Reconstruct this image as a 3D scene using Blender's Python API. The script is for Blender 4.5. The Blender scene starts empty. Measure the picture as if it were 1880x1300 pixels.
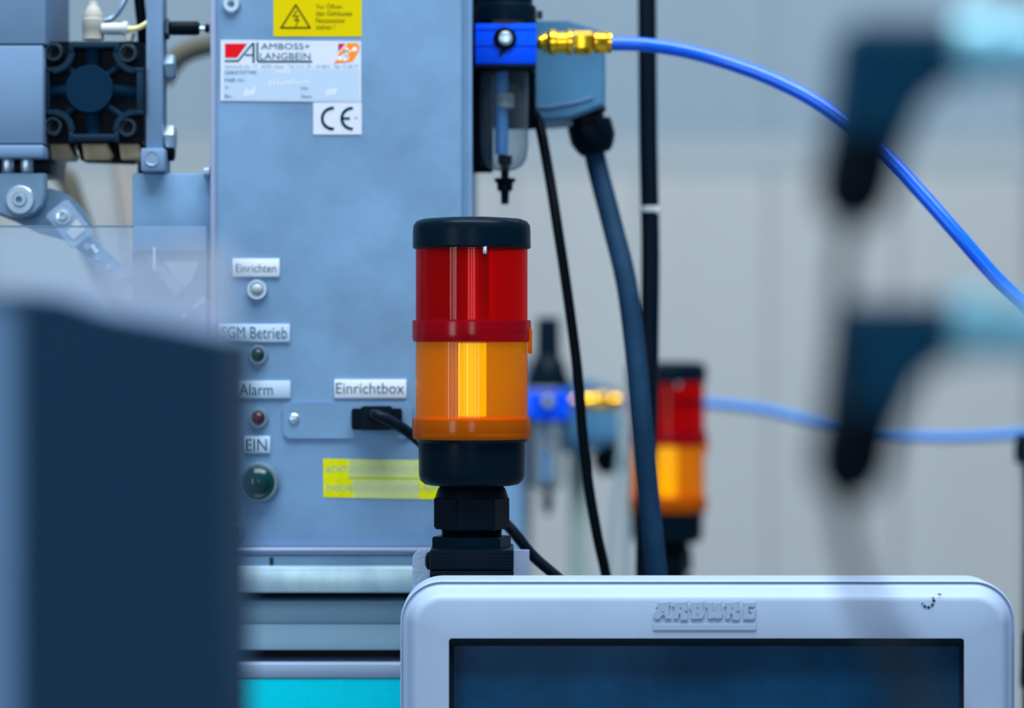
import bpy, bmesh, math, random
from mathutils import Vector, Matrix
random.seed(4)
PI = math.pi
SC = bpy.context.scene
COL = SC.collection

# ------------------------------------------------------------------ camera
F = 1880 * 100.0 / 36.0            # focal length in pixels (100 mm lens on 36 mm)
CZ = 1.5                            # lens height above the floor
def W(px, py, d):                   # point seen at pixel (px,py) at distance d
    return Vector(((px - 940) * d / F, d, CZ - (py - 650) * d / F))
def S(px, d):                       # length of px pixels at distance d
    return px * d / F

cam = bpy.data.cameras.new('camera'); cam.lens = 100; cam.sensor_width = 36
cam.clip_start = 0.05; cam.clip_end = 60
cam.dof.use_dof = True; cam.dof.focus_distance = 1.752; cam.dof.aperture_fstop = 3.6
cam.dof.aperture_blades = 0
co = bpy.data.objects.new('camera', cam); COL.objects.link(co)
co.location = (0, 0, CZ); co.rotation_euler = (PI / 2, 0, 0)
SC.camera = co

# ------------------------------------------------------------------ light
SC.view_settings.view_transform = 'Standard'; SC.view_settings.look = 'None'
SC.view_settings.exposure = -0.52; SC.view_settings.gamma = 1.0
SC.view_settings.use_curve_mapping = False
world = bpy.data.worlds.new('world'); SC.world = world; world.use_nodes = True
bg = world.node_tree.nodes['Background']
bg.inputs[0].default_value = (0.44, 0.64, 0.92, 1); bg.inputs[1].default_value = 0.32

def area(name, loc, target, sx, sy, power, col):
    l = bpy.data.lights.new(name, 'AREA'); l.shape = 'RECTANGLE'; l.size = sx; l.size_y = sy
    l.energy = power; l.color = col
    o = bpy.data.objects.new(name, l); COL.objects.link(o); o.location = loc
    o.rotation_euler = (Vector(target) - Vector(loc)).to_track_quat('-Z', 'Y').to_euler()
    return o
area('ceiling_lamps', (0.2, 1.0, 4.2), (0.2, 1.5, 1.4), 3.2, 1.6, 330, (0.90, 0.95, 0.96))
area('ceiling_lamps_rear', (0.5, 3.9, 4.0), (0.5, 5.3, 1.6), 4.0, 1.2, 68, (1.0, 0.97, 0.90))
area('hall_window', (-3.6, -3.0, 2.0), (0, 1.8, 1.5), 1.1, 2.6, 95, (0.82, 0.91, 0.94))
area('hall_window', (0.1, -4.6, 2.2), (0, 1.8, 1.5), 1.0, 2.6, 62, (0.82, 0.91, 0.94))

try:
    SC.cycles.use_denoising = True
    SC.cycles.denoiser = 'OPENIMAGEDENOISE'
    SC.cycles.transparent_max_bounces = 24
    SC.cycles.sample_clamp_indirect = 4.0
except Exception:
    pass

# ------------------------------------------------------------------ materials
def srgb(r, g, b):
    f = lambda c: (c / 255 / 12.92) if c / 255 <= 0.04045 else ((c / 255 + 0.055) / 1.055) ** 2.4
    return (f(r), f(g), f(b))
def mat(name, col, rough=0.5, metal=0.0, spec=0.5, var=0.0, vscale=20.0, bump=0.0, bscale=300.0, coat=0.0, stretch=None):
    m = bpy.data.materials.new(name); m.use_nodes = True
    nt = m.node_tree; p = nt.nodes['Principled BSDF']
    p.inputs['Base Color'].default_value = (*col, 1)
    p.inputs['Roughness'].default_value = rough; p.inputs['Metallic'].default_value = metal
    p.inputs['Specular IOR Level'].default_value = spec * (0.30 if metal < 0.2 else 1.0)
    p.inputs['Coat Weight'].default_value = coat; p.inputs['Coat Roughness'].default_value = 0.08
    if var or bump:
        tc = nt.nodes.new('ShaderNodeTexCoord')
        src = tc.outputs['Object']
        if stretch:
            mp = nt.nodes.new('ShaderNodeMapping'); mp.inputs['Scale'].default_value = stretch
            nt.links.new(src, mp.inputs[0]); src = mp.outputs[0]
    if var:
        n = nt.nodes.new('ShaderNodeTexNoise'); n.inputs['Scale'].default_value = vscale
        n.inputs['Detail'].default_value = 5; n.inputs['Roughness'].default_value = 0.6
        nt.links.new(src, n.inputs['Vector'])
        r = nt.nodes.new('ShaderNodeValToRGB')
        r.color_ramp.elements[0].position = 0.3; r.color_ramp.elements[1].position = 0.7
        lo = [c * (1 - var) for c in col]; hi = [min(1, c * (1 + var)) for c in col]
        r.color_ramp.elements[0].color = (*lo, 1); r.color_ramp.elements[1].color = (*hi, 1)
        nt.links.new(n.outputs['Fac'], r.inputs[0]); nt.links.new(r.outputs[0], p.inputs['Base Color'])
    if bump:
        n = nt.nodes.new('ShaderNodeTexNoise'); n.inputs['Scale'].default_value = bscale
        n.inputs['Detail'].default_value = 3
        nt.links.new(src, n.inputs['Vector'])
        b = nt.nodes.new('ShaderNodeBump'); b.inputs['Strength'].default_value = bump
        b.inputs['Distance'].default_value = 0.0006
        nt.links.new(n.outputs['Fac'], b.inputs['Height']); nt.links.new(b.outputs[0], p.inputs['Normal'])
    return m
def clear(name, tint, solid, fac, rough=0.1, edge=False):
    """tinted see-through plastic: light passes tinted, the rest meets a glossy coloured surface"""
    m = bpy.data.materials.new(name); m.use_nodes = True; nt = m.node_tree
    p = nt.nodes['Principled BSDF']; out = nt.nodes['Material Output']
    p.inputs['Base Color'].default_value = (*solid, 1); p.inputs['Roughness'].default_value = rough
    t = nt.nodes.new('ShaderNodeBsdfTransparent'); t.inputs[0].default_value = (*tint, 1); p.inputs['Specular IOR Level'].default_value = 0.6 if 'lens' in name else 0.4
    mx = nt.nodes.new('ShaderNodeMixShader'); mx.inputs[0].default_value = fac
    if edge:
        lw = nt.nodes.new('ShaderNodeLayerWeight'); lw.inputs[0].default_value = 0.35
        mr = nt.nodes.new('ShaderNodeMapRange'); mr.inputs[3].default_value = fac; mr.inputs[4].default_value = 0.85
        nt.links.new(lw.outputs['Facing'], mr.inputs[0]); nt.links.new(mr.outputs[0], mx.inputs[0])
    nt.links.new(t.outputs[0], mx.inputs[1]); nt.links.new(p.outputs[0], mx.inputs[2])
    nt.links.new(mx.outputs[0], out.inputs[0])
    return m

M = {}
M['sheet'] = mat('brushed_sheet_metal', (0.16, 0.305, 0.51), 0.42, 0.12, var=0.17, vscale=16, bump=0.08, bscale=500)
M['sheet_dark'] = mat('dull_sheet_metal', (0.13, 0.23, 0.36), 0.5, 0.1, var=0.12, vscale=30)
M['alu'] = mat('anodised_aluminium', (0.155, 0.27, 0.45), 0.4, 0.12, var=0.06, vscale=20)
M['alu_light'] = mat('pale_edge_strip', (0.30, 0.38, 0.58), 0.4, 0.1)
M['bright_bar'] = mat('bright_ground_steel', (0.47, 0.70, 0.98), 0.3, 0.35, var=0.34, vscale=22, stretch=(1, 1, 0.45))
M['beam'] = mat('blue_grey_beam', (0.17, 0.30, 0.42), 0.5, 0.05, var=0.06)
M['teal'] = mat('turquoise_paint', (0.0, 0.50, 0.66), 0.45, spec=0.15, var=0.05, vscale=200)
M['black'] = mat('black_plastic', (0.0008, 0.005, 0.012), 0.38, spec=0.22)
M['black_cap'] = mat('black_satin_plastic', (0.0012, 0.008, 0.018), 0.30, spec=0.20, bump=0.08, bscale=1500)
M['black_cable'] = mat('black_rubber', (0.0006, 0.003, 0.006), 0.45, spec=0.2)
M['cast_black'] = mat('dark_cast_metal', (0.004, 0.018, 0.042), 0.6, spec=0.2, bump=0.15, bscale=900)
M['cast_face'] = mat('dark_blue_cast_metal', (0.003, 0.022, 0.055), 0.6, spec=0.1, bump=0.15, bscale=900)
M['cast_rim'] = mat('slate_cast_metal', (0.006, 0.024, 0.050), 0.55, spec=0.3, bump=0.15, bscale=900)
M['screw_dark'] = mat('blackened_screw', (0.03, 0.055, 0.085), 0.25, 0.7)
M['steel'] = mat('zinc_plated_steel', (0.50, 0.66, 0.82), 0.28, 0.75)
M['steel_mid'] = mat('grey_steel', (0.22, 0.34, 0.50), 0.35, 0.5)
M['void'] = mat('dark_recess', (0.003, 0.006, 0.008), 0.8)
M['brass'] = mat('brass', (0.92, 0.54, 0.025), 0.22, 0.95)
M['blue'] = mat('blue_anodised', (0.0, 0.085, 1.0), 0.4, spec=0.3)
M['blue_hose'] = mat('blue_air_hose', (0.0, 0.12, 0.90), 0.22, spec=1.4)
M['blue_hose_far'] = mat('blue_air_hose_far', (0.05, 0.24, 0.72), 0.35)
M['grey_cable'] = mat('grey_rubber', (0.008, 0.036, 0.085), 0.6, spec=0.25, var=0.15, vscale=60)
M['dark_cable'] = mat('dark_hose_rubber', (0.0015, 0.007, 0.017), 0.42, spec=0.3)
M['box_grey'] = mat('grey_cast_housing', (0.062, 0.20, 0.37), 0.5, 0.05, var=0.08)
M['housing'] = mat('pale_grey_plastic', (0.305, 0.415, 0.61), 0.42, spec=0.9, var=0.04, vscale=30, bump=0.10, bscale=1600)
M['bracket'] = mat('textured_grey_paint', (0.32, 0.46, 0.68), 0.5, bump=0.9, bscale=420)
M['screen'] = mat('dark_display_glass', (0.005, 0.050, 0.125), 0.14, spec=0.5, var=0.4, vscale=14)
M['shade_and_mark'] = mat('dark_shade_and_mark', (0.008, 0.018, 0.030), 0.5)  # dark tone for bezel shadow, bed gap shade and one mark
M['white_plate'] = mat('white_label_plastic', (0.64, 0.74, 0.88), 0.45)
M['white_sticker'] = mat('white_sticker', (0.62, 0.70, 0.86), 0.4)
M['white_sticker_cool'] = mat('pale_blue_print', (0.45, 0.60, 0.80), 0.4)
M['yellow'] = mat('yellow_sticker', (0.68, 0.55, 0.0), 0.5, spec=0.15)
M['yellow_green'] = mat('worn_yellow_sticker', (0.72, 0.76, 0.0), 0.45, var=0.10, vscale=120)
M['ink'] = mat('teal_black_ink', (0.0, 0.085, 0.15), 0.5, spec=0.1)
M['ink_dark'] = mat('olive_black_ink', (0.06, 0.07, 0.0), 0.5)
M['ink_soft'] = mat('faded_ink', (0.20, 0.38, 0.52), 0.5)
M['ink_red'] = mat('red_ink', (0.72, 0.0, 0.01), 0.4)
M['ink_crimson'] = mat('crimson_ink', (0.60, 0.01, 0.06), 0.4)
M['ink_orange'] = mat('orange_ink', (0.95, 0.27, 0.0), 0.4)
M['ink_white'] = mat('white_stamping', (0.80, 0.86, 0.95), 0.35)
M['ink_green'] = mat('faded_green_ink', (0.36, 0.52, 0.10), 0.5)
M['red_core'] = mat('red_reflector', (1.0, 0.35, 0.45), 0.42, 0.6)
M['amber_core'] = mat('yellow_reflector', (1.0, 0.92, 0.30), 0.36, 0.6)
_p = M['amber_core'].node_tree.nodes['Principled BSDF']; _p.inputs['Emission Color'].default_value = (1.0, 0.90, 0.02, 1); _p.inputs['Emission Strength'].default_value = 1.35   # glow added to brighten the column beyond what it reflects
M['red_lens'] = clear('red_lens_plastic', (1.0, 0.01, 0.02), (0.50, 0.0, 0.0), 0.26, 0.07)
M['amber_lens'] = clear('amber_lens_plastic', (1.0, 0.72, 0.005), (1.0, 0.16, 0.0), 0.42, 0.07)
M['red_ring'] = clear('red_ring_plastic', (0.9, 0.02, 0.04), (0.34, 0.0, 0.008), 0.50, 0.15)
M['amber_ring'] = clear('amber_ring_plastic', (1.0, 0.42, 0.01), (0.85, 0.17, 0.0), 0.36, 0.15)
M['bowl'] = clear('clear_polycarbonate', (0.78, 0.84, 0.88), (0.16, 0.22, 0.28), 0.08, 0.06, edge=True)
M['pane'] = clear('acrylic_guard', (0.93, 0.96, 0.98), (0.40, 0.58, 0.85), 0.20, 0.15)
M['clear_link'] = clear('clear_plastic_link', (0.86, 0.92, 0.96), (0.45, 0.62, 0.85), 0.40, 0.1)
M['haze'] = clear('milky_haze_film', (0.95, 0.97, 1.0), (0.68, 0.77, 0.92), 0.42, 0.3)
M['tape'] = clear('glare_tape', (0.9, 0.95, 1.0), (0.74, 0.86, 0.66), 0.40, 0.25)
M['pale_tube'] = clear('pale_hose', (0.80, 0.88, 0.92), (0.42, 0.55, 0.62), 0.55, 0.2)
M['blue_rod'] = mat('blue_level_tube', (0.10, 0.36, 0.80), 0.15, spec=0.9, coat=0.6)
M['white_ring'] = mat('milky_plastic', (0.50, 0.56, 0.62), 0.4)
M['beige'] = mat('beige_fitting', (0.40, 0.42, 0.40), 0.4)
M['tan'] = mat('tan_casting', (0.42, 0.36, 0.24), 0.5, var=0.2, vscale=80)
M['yellow_tube'] = mat('ivory_tube', (0.82, 0.76, 0.38), 0.3)
M['lamp_ring'] = mat('dull_nickel_ring', (0.16, 0.26, 0.34), 0.35, 0.4)
M['green_lamp'] = mat('green_lamp_lens', (0.002, 0.035, 0.042), 0.15, coat=0.35)
M['red_lamp'] = mat('dim_red_lamp_lens', (0.055, 0.010, 0.022), 0.15, coat=0.35)
M['clear_lamp'] = mat('frosted_lamp_lens', (0.30, 0.38, 0.46), 0.2, coat=0.4)
M['box_dark'] = mat('dark_blue_enclosure', (0.011, 0.046, 0.10), 0.55, spec=0.2)
M['box_side'] = mat('mid_blue_enclosure', (0.10, 0.20, 0.36), 0.5)
M['box_lid'] = mat('light_grey_lid', (0.62, 0.72, 0.88), 0.5)
M['conn_blue'] = mat('petrol_connector', (0.004, 0.05, 0.11), 0.5, spec=0.15)
M['nut_cyan'] = mat('nickel_ring_cyan', (0.22, 0.58, 0.76), 0.4, 0.2)
M['brown'] = mat('brown_hose', (0.11, 0.11, 0.09), 0.6)
M['post'] = mat('tan_grey_post', (0.34, 0.33, 0.32), 0.6)
M['wall'] = mat('hall_wall', (0.435, 0.49, 0.53), 0.85, var=0.04, vscale=1.2, stretch=(6, 1, 0.3))
M['wall_band'] = mat('hall_wall_upper', (0.27, 0.37, 0.47), 0.85, var=0.05, vscale=1.2, stretch=(5, 1, 0.5))
M['floor'] = mat('hall_floor', (0.25, 0.28, 0.30), 0.6, var=0.1, vscale=2)

# ------------------------------------------------------------------ helpers
ORG = {}                            # world origin of every object made
def tag(o, label=None, cat=None, group=None, kind=None):
    if label: o['label'] = label
    if cat: o['category'] = cat
    if group: o['group'] = group
    if kind: o['kind'] = kind
    return o
def thing(name, label, cat, loc, group=None):
    o = bpy.data.objects.new(name, None); COL.objects.link(o)
    o.empty_display_size = 0.02
    o.location = loc; ORG[o.name] = Vector(loc)
    return tag(o, label, cat, group)
class MB:
    def __init__(s): s.bm = bmesh.new()
    def box(s, a, b, bev=0.0, seg=2):
        x0, x1 = sorted((a[0], b[0])); y0, y1 = sorted((a[1], b[1])); z0, z1 = sorted((a[2], b[2]))
        t = bmesh.new(); bmesh.ops.create_cube(t, size=1)
        for v in t.verts:
            v.co = Vector((x0 + (v.co.x + .5) * (x1 - x0), y0 + (v.co.y + .5) * (y1 - y0), z0 + (v.co.z + .5) * (z1 - z0)))
        if bev: bmesh.ops.bevel(t, geom=t.edges[:], offset=bev, segments=seg, affect='EDGES', profile=0.5)
        return s.merge(t)
    def pbox(s, x0, y0, x1, y1, d, dep, bev=0.0, seg=2):      # box whose front face is at distance d
        a = W(x0, y0, d); b = W(x1, y1, d)
        return s.box(a, (b.x, d + dep, b.z), bev, seg)
    def merge(s, t, mtx=None):
        if mtx is not None: bmesh.ops.transform(t, matrix=mtx, verts=t.verts)
        me = bpy.data.meshes.new('tmp'); t.to_mesh(me); t.free(); s.bm.from_mesh(me); bpy.data.meshes.remove(me)
        return s
    def prism(s, pts, d, dep, bev=0.0, seg=2):               # pts in pixels at distance d, extruded backwards
        t = bmesh.new()
        vs = [t.verts.new(W(x, y, d)) for x, y in pts]
        f = t.faces.new(vs)
        if abs(dep) > 1e-9:
            r = bmesh.ops.extrude_face_region(t, geom=[f])
            bmesh.ops.translate(t, vec=(0, dep, 0), verts=[v for v in r['geom'] if isinstance(v, bmesh.types.BMVert)])
            bmesh.ops.recalc_face_normals(t, faces=t.faces)
            if bev:
                bmesh.ops.bevel(t, geom=[e for e in t.edges if all(abs(v.co.y - d) < 1e-7 for v in e.verts)], offset=bev, segments=seg, affect='EDGES')
        return s.merge(t)
    def lathe(s, prof, mtx, seg=48, caps=True):
        t = bmesh.new(); rings = []
        for r, h in prof:
            if r < 1e-6: rings.append([t.verts.new((0, 0, h))])
            else: rings.append([t.verts.new((r * math.cos(2 * PI * k / seg), r * math.sin(2 * PI * k / seg), h)) for k in range(seg)])
        for a, b in zip(rings, rings[1:]):
            for k in range(seg):
                q = [a[k % len(a)], a[(k + 1) % len(a)], b[(k + 1) % len(b)], b[k % len(b)]]
                q = list(dict.fromkeys(q))
                if len(q) > 2:
                    try: t.faces.new(q)
                    except ValueError: pass
        if caps:
            for rg in (rings[0], rings[-1]):
                if len(rg) > 1: t.faces.new(rg)
        bmesh.ops.recalc_face_normals(t, faces=t.faces)
        return s.merge(t, mtx)
    def disc(s, px, py, r, d, prof, seg=40):                 # lathe towards the viewer; prof: (r in px, height in px) from the surface outwards
        k = d / F
        return s.lathe([(a * k, h * k) for a, h in prof], Matrix.Translation(W(px, py, d)) @ Matrix.Rotation(PI / 2, 4, 'X'), seg)
    def up(s, prof, px, d, seg=64, caps=True):               # lathe round a vertical axis; prof: (r px, y px)
        k = d / F; o = W(px, 650, d)
        return s.lathe([(r * k, -(y - 650) * k) for r, y in prof], Matrix.Translation(o), seg, caps)
    def hexup(s, r, y0, y1, px, d, rot=0.0, bev=0.0):
        k = d / F; t = bmesh.new(); o = W(px, 650, d)
        lo = [t.verts.new((r * k * math.cos(rot + PI / 3 * i), r * k * math.sin(rot + PI / 3 * i), -(y1 - 650) * k)) for i in range(6)]
        hi = [t.verts.new((v.co.x, v.co.y, -(y0 - 650) * k)) for v in lo]
        t.faces.new(lo); t.faces.new(hi)
        for i in range(6): t.faces.new([lo[i], lo[(i + 1) % 6], hi[(i + 1) % 6], hi[i]])
        bmesh.ops.recalc_face_normals(t, faces=t.faces)
        if bev: bmesh.ops.bevel(t, geom=t.edges[:], offset=bev, segments=2, affect='EDGES')
        return s.merge(t, Matrix.Translation(o))
    def side(s, prof, py, d, seg=32, rot=0.0):               # lathe along X; prof: (r px, x px)
        k = d / F; o = W(940, py, d)
        return s.lathe([(r * k, (x - 940) * k) for r, x in prof], Matrix.Translation(o) @ Matrix.Rotation(PI / 2, 4, 'Y') @ Matrix.Rotation(rot, 4, 'Z'), seg)
    def tube(s, pts, rad, seg=12, n=8):                      # pts world; smooth path
        P = [Vector(p) for p in pts]
        if len(P) > 2:
            Q = [2 * P[0] - P[1]] + P + [2 * P[-1] - P[-2]]; out = []
            for i in range(1, len(Q) - 2):
                for j in range(n):
                    u = j / n
                    out.append(0.5 * ((2 * Q[i]) + (-Q[i-1] + Q[i+1]) * u + (2*Q[i-1] - 5*Q[i] + 4*Q[i+1] - Q[i+2]) * u*u + (-Q[i-1] + 3*Q[i] - 3*Q[i+1] + Q[i+2]) * u**3))
            out.append(P[-1])
        else: out = P
        t = bmesh.new(); rings = []; up = None
        for i, p in enumerate(out):
            tan = (out[min(i + 1, len(out) - 1)] - out[max(i - 1, 0)]).normalized()
            if up is None:
                up = Vector((0, 1, 0)); 
                if abs(tan.y) > 0.9: up = Vector((1, 0, 0))
            up = (up - tan * up.dot(tan)).normalized(); sd = tan.cross(up)
            r = rad(i / (len(out) - 1)) if callable(rad) else rad
            rings.append([t.verts.new(p + (up * math.cos(2*PI*k/seg) + sd * math.sin(2*PI*k/seg)) * r) for k in range(seg)])
        for a, b in zip(rings, rings[1:]):
            for k in range(seg): t.faces.new([a[k], a[(k+1) % seg], b[(k+1) % seg], b[k]])
        t.faces.new(rings[0]); t.faces.new(rings[-1])
        bmesh.ops.recalc_face_normals(t, faces=t.faces)
        return s.merge(t)
    def text(s, body, x0, y0, x1, y1, d):                    # fit between pixels; flat print on a surface
        cu = bpy.data.curves.new('t', 'FONT'); cu.body = body; cu.resolution_u = 3; cu.offset = 0.0
        ob = bpy.data.objects.new('t', cu)
        me = bpy.data.meshes.new_from_object(ob)
        xs = [v.co.x for v in me.vertices]; ys = [v.co.y for v in me.vertices]
        a = W(x0, y0, d); b = W(x1, y1, d)
        # the cap height spans y0..y1 so that descenders do not squash the line
        ymax = max(ys); ymin = min(ys) if not any(c in body for c in 'gjpqy,Q') else 0.0
        for v in me.vertices:
            u = (v.co.x - min(xs)) / (max(xs) - min(xs)); w = (v.co.y - ymin) / (ymax - ymin)
            v.co = (a.x + u * (b.x - a.x), d, b.z + w * (a.z - b.z))
        s.bm.from_mesh(me)
        bpy.data.objects.remove(ob); bpy.data.meshes.remove(me); bpy.data.curves.remove(cu)
        return s
    def flat(s, pts, d):
        vs = [s.bm.verts.new(W(x, y, d)) for x, y in pts]; f = s.bm.faces.new(vs); f.normal_update()
        if f.normal.y > 0: f.normal_flip()
        return s
    def stroke(s, pts, w, d):                                # flat polyline of width w px
        for (xa, ya), (xb, yb) in zip(pts, pts[1:]):
            L = math.hypot(xb - xa, yb - ya) or 1; nx, ny = -(yb - ya) / L * w / 2, (xb - xa) / L * w / 2
            ex, ey = (xb - xa) / L * w * 0.3, (yb - ya) / L * w * 0.3
            s.flat([(xa + nx - ex, ya + ny - ey), (xb + nx + ex, yb + ny + ey), (xb - nx + ex, yb - ny + ey), (xa - nx - ex, ya - ny - ey)], d)
        return s
    def build(s, name, m, parent=None, label=None, smooth=35):
        me = bpy.data.meshes.new(name)
        xs = [v.co.copy() for v in s.bm.verts]
        lo = Vector([min(v[i] for v in xs) for i in range(3)]); hi = Vector([max(v[i] for v in xs) for i in range(3)])
        c = (lo + hi) / 2
        if parent is None: c.z = lo.z
        bmesh.ops.translate(s.bm, vec=-c, verts=s.bm.verts)
        s.bm.to_mesh(me); s.bm.free()
        if smooth:
            me.shade_smooth(); me.set_sharp_from_angle(angle=math.radians(smooth))
        me.materials.append(M[m] if isinstance(m, str) else m)
        o = bpy.data.objects.new(name, me); COL.objects.link(o)
        ORG[o.name] = c
        if parent is not None:
            o.parent = parent; o.location = c - ORG[parent.name]
        else: o.location = c
        if label: o['label'] = label
        return o
def rrect(x0, y0, x1, y1, r, n=8, corners=(1, 1, 1, 1)):      # rounded rectangle in pixels: tl tr br bl
    pts = []
    for (cx, cy, a0, on) in ((x0 + r, y0 + r, PI, corners[0]), (x1 - r, y0 + r, 1.5 * PI, corners[1]), (x1 - r, y1 - r, 0, corners[2]), (x0 + r, y1 - r, 0.5 * PI, corners[3])):
        if on:
            for k in range(n + 1):
                a = a0 + PI / 2 * k / n; pts.append((cx + r * math.cos(a), cy + r * math.sin(a)))
        else:
            pts.append((cx + math.copysign(r, math.cos(a0 + PI/4)), cy + math.copysign(r, math.sin(a0 + PI/4))))
    return pts
def dup(root, loc, label, group=None, skip=()):
    r = root.copy(); COL.objects.link(r); r.location = loc; r['label'] = label
    if group: r['group'] = group
    for ch in [o for o in root.children if o.name.split('.')[0] not in skip]:
        c = ch.copy(); COL.objects.link(c); c.parent = r
        for g in ch.children:
            e = g.copy(); COL.objects.link(e); e.parent = c
    return r

# ------------------------------------------------------------------ setting
b = MB(); b.box((-5, -6, -0.06), (5, 5.7, 0)); b.build('floor', 'floor', smooth=0)['kind'] = 'structure'
DW = 5.5
zsplit = W(0, 285, DW).z
wb = MB(); wb.box((-5, DW, 0), (5, DW + 0.12, 4.6)); wall = wb.build('wall_back', 'wall', smooth=0); wall['kind'] = 'structure'
b = MB()
x = -4.0
while x < 4.0:
    b.box((x, DW - 0.013, zsplit + 0.04), (x + 0.497, DW - 0.0005, 3.2), 0.001, 1); x += 0.5
b.build('cladding', 'wall_band', wall, label='blue grey cladding along the upper wall')
b = MB(); b.box((-4, DW - 0.0128, zsplit - 0.035), (4, DW - 0.0005, zsplit + 0.0395)); b.build('cladding_trim', mat('wall_mid_tone', (0.345, 0.425, 0.50), 0.85), wall)
b = MB(); x = -4.0
while x < 4.0:
    b.box((x, DW - 0.012, 0.12), (x + 0.243, DW - 0.0005, zsplit - 0.036), 0.002, 1); x += 0.25
b.build('panelling', 'wall', wall)
b = MB(); b.box((-5, DW - 0.045, 0), (5, DW - 0.036, 0.1)); b.build('baseboard_back', 'floor', smooth=0)['kind'] = 'structure'

# ------------------------------------------------------------------ operator panel (lower right)
DM = 1.70
def monitor():
    t = thing('operator_panel', 'pale grey operator panel with rounded corners, dark display and embossed ARBURG lettering', 'monitor', (W(1302, 1500, DM).x, DM + .03, 0))
    k = DM / F
    x0, y0, x1, y1, r = 733, 1068, 1871, 2010, 78
    prof = [(0, .048), (0, .0150), (0.8, .0128), (3, .0122), (5, .0134), (13, .0118), (15, .0104), (19, .0060), (24, .0024), (29, .0007), (37, 0.0)]
    bm = bmesh.new(); loops = []
    for ins, dy in prof:
        loops.append([bm.verts.new(W(px, py, DM) + Vector((0, dy, 0))) for px, py in rrect(x0 + ins, y0 + ins, x1 - ins, y1 - ins, r - ins * 0.9, 14)])
    ox0, oy0, ox1, oy1 = 824, 1172, 1770, 1885
    inner = []
    # opening loops use the same number of points as the outer ones
    for ins, dy in ((0, 0.0), (2.9, .0014), (11.5, .0072), (12, .011)):
        inner.append([bm.verts.new(W(px, py, DM) + Vector((0, dy, 0))) for px, py in rrect(ox0 + ins*.7, oy0 + ins * 1.4, ox1 - ins*.3, oy1 - ins, 6, 14)])
    n = len(loops[0])
    for a, c in list(zip(loops, loops[1:])) + [(loops[-1], inner[0])]:
        for i in range(n): bm.faces.new([a[i], a[(i+1) % n], c[(i+1) % n], c[i]])
    bm.faces.new(loops[0])
    bmesh.ops.recalc_face_normals(bm, faces=bm.faces)
    m = MB(); m.merge(bm); m.build('housing', 'housing', t, smooth=40)
    bm2 = bmesh.new(); n = len(inner[0])
    L = []
    for ins, dy in ((0.6, 0.0004), (3.5, .0020), (11.5, .0078), (12, .0116)):
        L.append([bm2.verts.new(W(px, py, DM) + Vector((0, dy, 0))) for px, py in rrect(ox0 + ins*.7, oy0 + ins * 1.4, ox1 - ins*.3, oy1 - ins, 6, 14)])
    for a, c in zip(L, L[1:]):
        for i in range(n): bm2.faces.new([a[i], a[(i+1) % n], c[(i+1) % n], c[i]])
    m = MB(); m.merge(bm2); m.build('shaded_chamfer', 'shade_and_mark', t, smooth=40)  # bezel chamfer, coloured dark for the shadow inside the opening
    m = MB(); m.pbox(ox0 + 4, oy0 + 13, ox1 - 2, oy1 - 6, DM + .0110, .004); m.build('display', 'screen', t, smooth=0)
    # embossed maker's name
    def cvt(p): return [(1180 + a / 7.833, 1080 + c / 7.83) for a, c in p]
    R_ = [(440,205),(640,190),(650,330),(600,335),(650,380),(650,460),(545,460),(540,370),(522,370),(512,445),(445,445),(455,275),(425,268)]
    letters = [
        [(160,410),(175,445),(255,445),(265,405),(305,385),(330,445),(415,445),(405,405),(385,395),(380,262),(405,255),(405,190),(215,205),(190,275),(215,290),(162,350)],
        R_,
        [(690,205),(885,190),(870,315),(888,330),(885,400),(860,440),(695,448),(700,330),(672,290)],
        [(920,205),(1010,200),(1015,355),(1050,355),(1050,210),(1130,200),(1140,352),(1158,362),(1140,432),(1060,447),(1045,430),(940,447),(930,300),(905,270)],
        [(x + 745, y) for x, y in R_],
        [(1445,205),(1620,198),(1612,278),(1528,268),(1522,380),(1560,380),(1556,345),(1538,340),(1540,310),(1630,308),(1620,440),(1545,462),(1532,445),(1450,457),(1436,300)]]
    e = MB()
    for L_ in letters: e.prism(cvt(L_), DM - .0009, .0009, .00025, 2)
    for hx, hy in ((545,285),(790,285),(790,375),(1290,285),(290,340)):
        pass
    e.prism(cvt([(148,512),(1635,512),(1635,606),(148,606)]), DM - .0007, .0007, .0003, 2)
    e.build('embossed_lettering', 'housing', t, label='embossed ARBURG lettering over a raised bar')
    h = MB()
    for hx, hy in ((545,285),(790,285),(790,375),(1290,285),(290,340)):
        h.flat(cvt([(hx-18,hy-10),(hx+18,hy-10),(hx+14,hy+14),(hx-14,hy+14)]), DM - .00095)
    h.build('letter_counter', 'alu', t)
    s_ = MB(); s_.stroke([(1693,1108),(1698,1114),(1705,1116),(1712,1111),(1715,1103),(1713,1098)], 5, DM - .00015)
    s_.stroke([(1723,1091),(1727,1092)], 4, DM - .00015)
    s_.build('scuff_mark', mat('grey_smudge', (0.19, 0.27, 0.42), 0.7), t, label='grey curved scuff near the top right corner')
    # stand: swivel arm and pole behind, out of the picture below
    m = MB(); m.box((W(1302,0,DM).x - .04, DM + .048, 1.06), (W(1302,0,DM).x + .04, DM + .10, 1.12), .006)
    m.build('swivel', 'black', t)
    m = MB(); m.box((W(1302,0,DM).x - .03, DM + .10, 0.02), (W(1302,0,DM).x + .03, DM + .16, 1.10), .006)
    m.box((W(1302,0,DM).x - .1, DM - .2, 0), (W(1302,0,DM).x + .25, DM + .2, 0.02), .004)
    m.build('stand', 'alu', t)
monitor()

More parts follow.
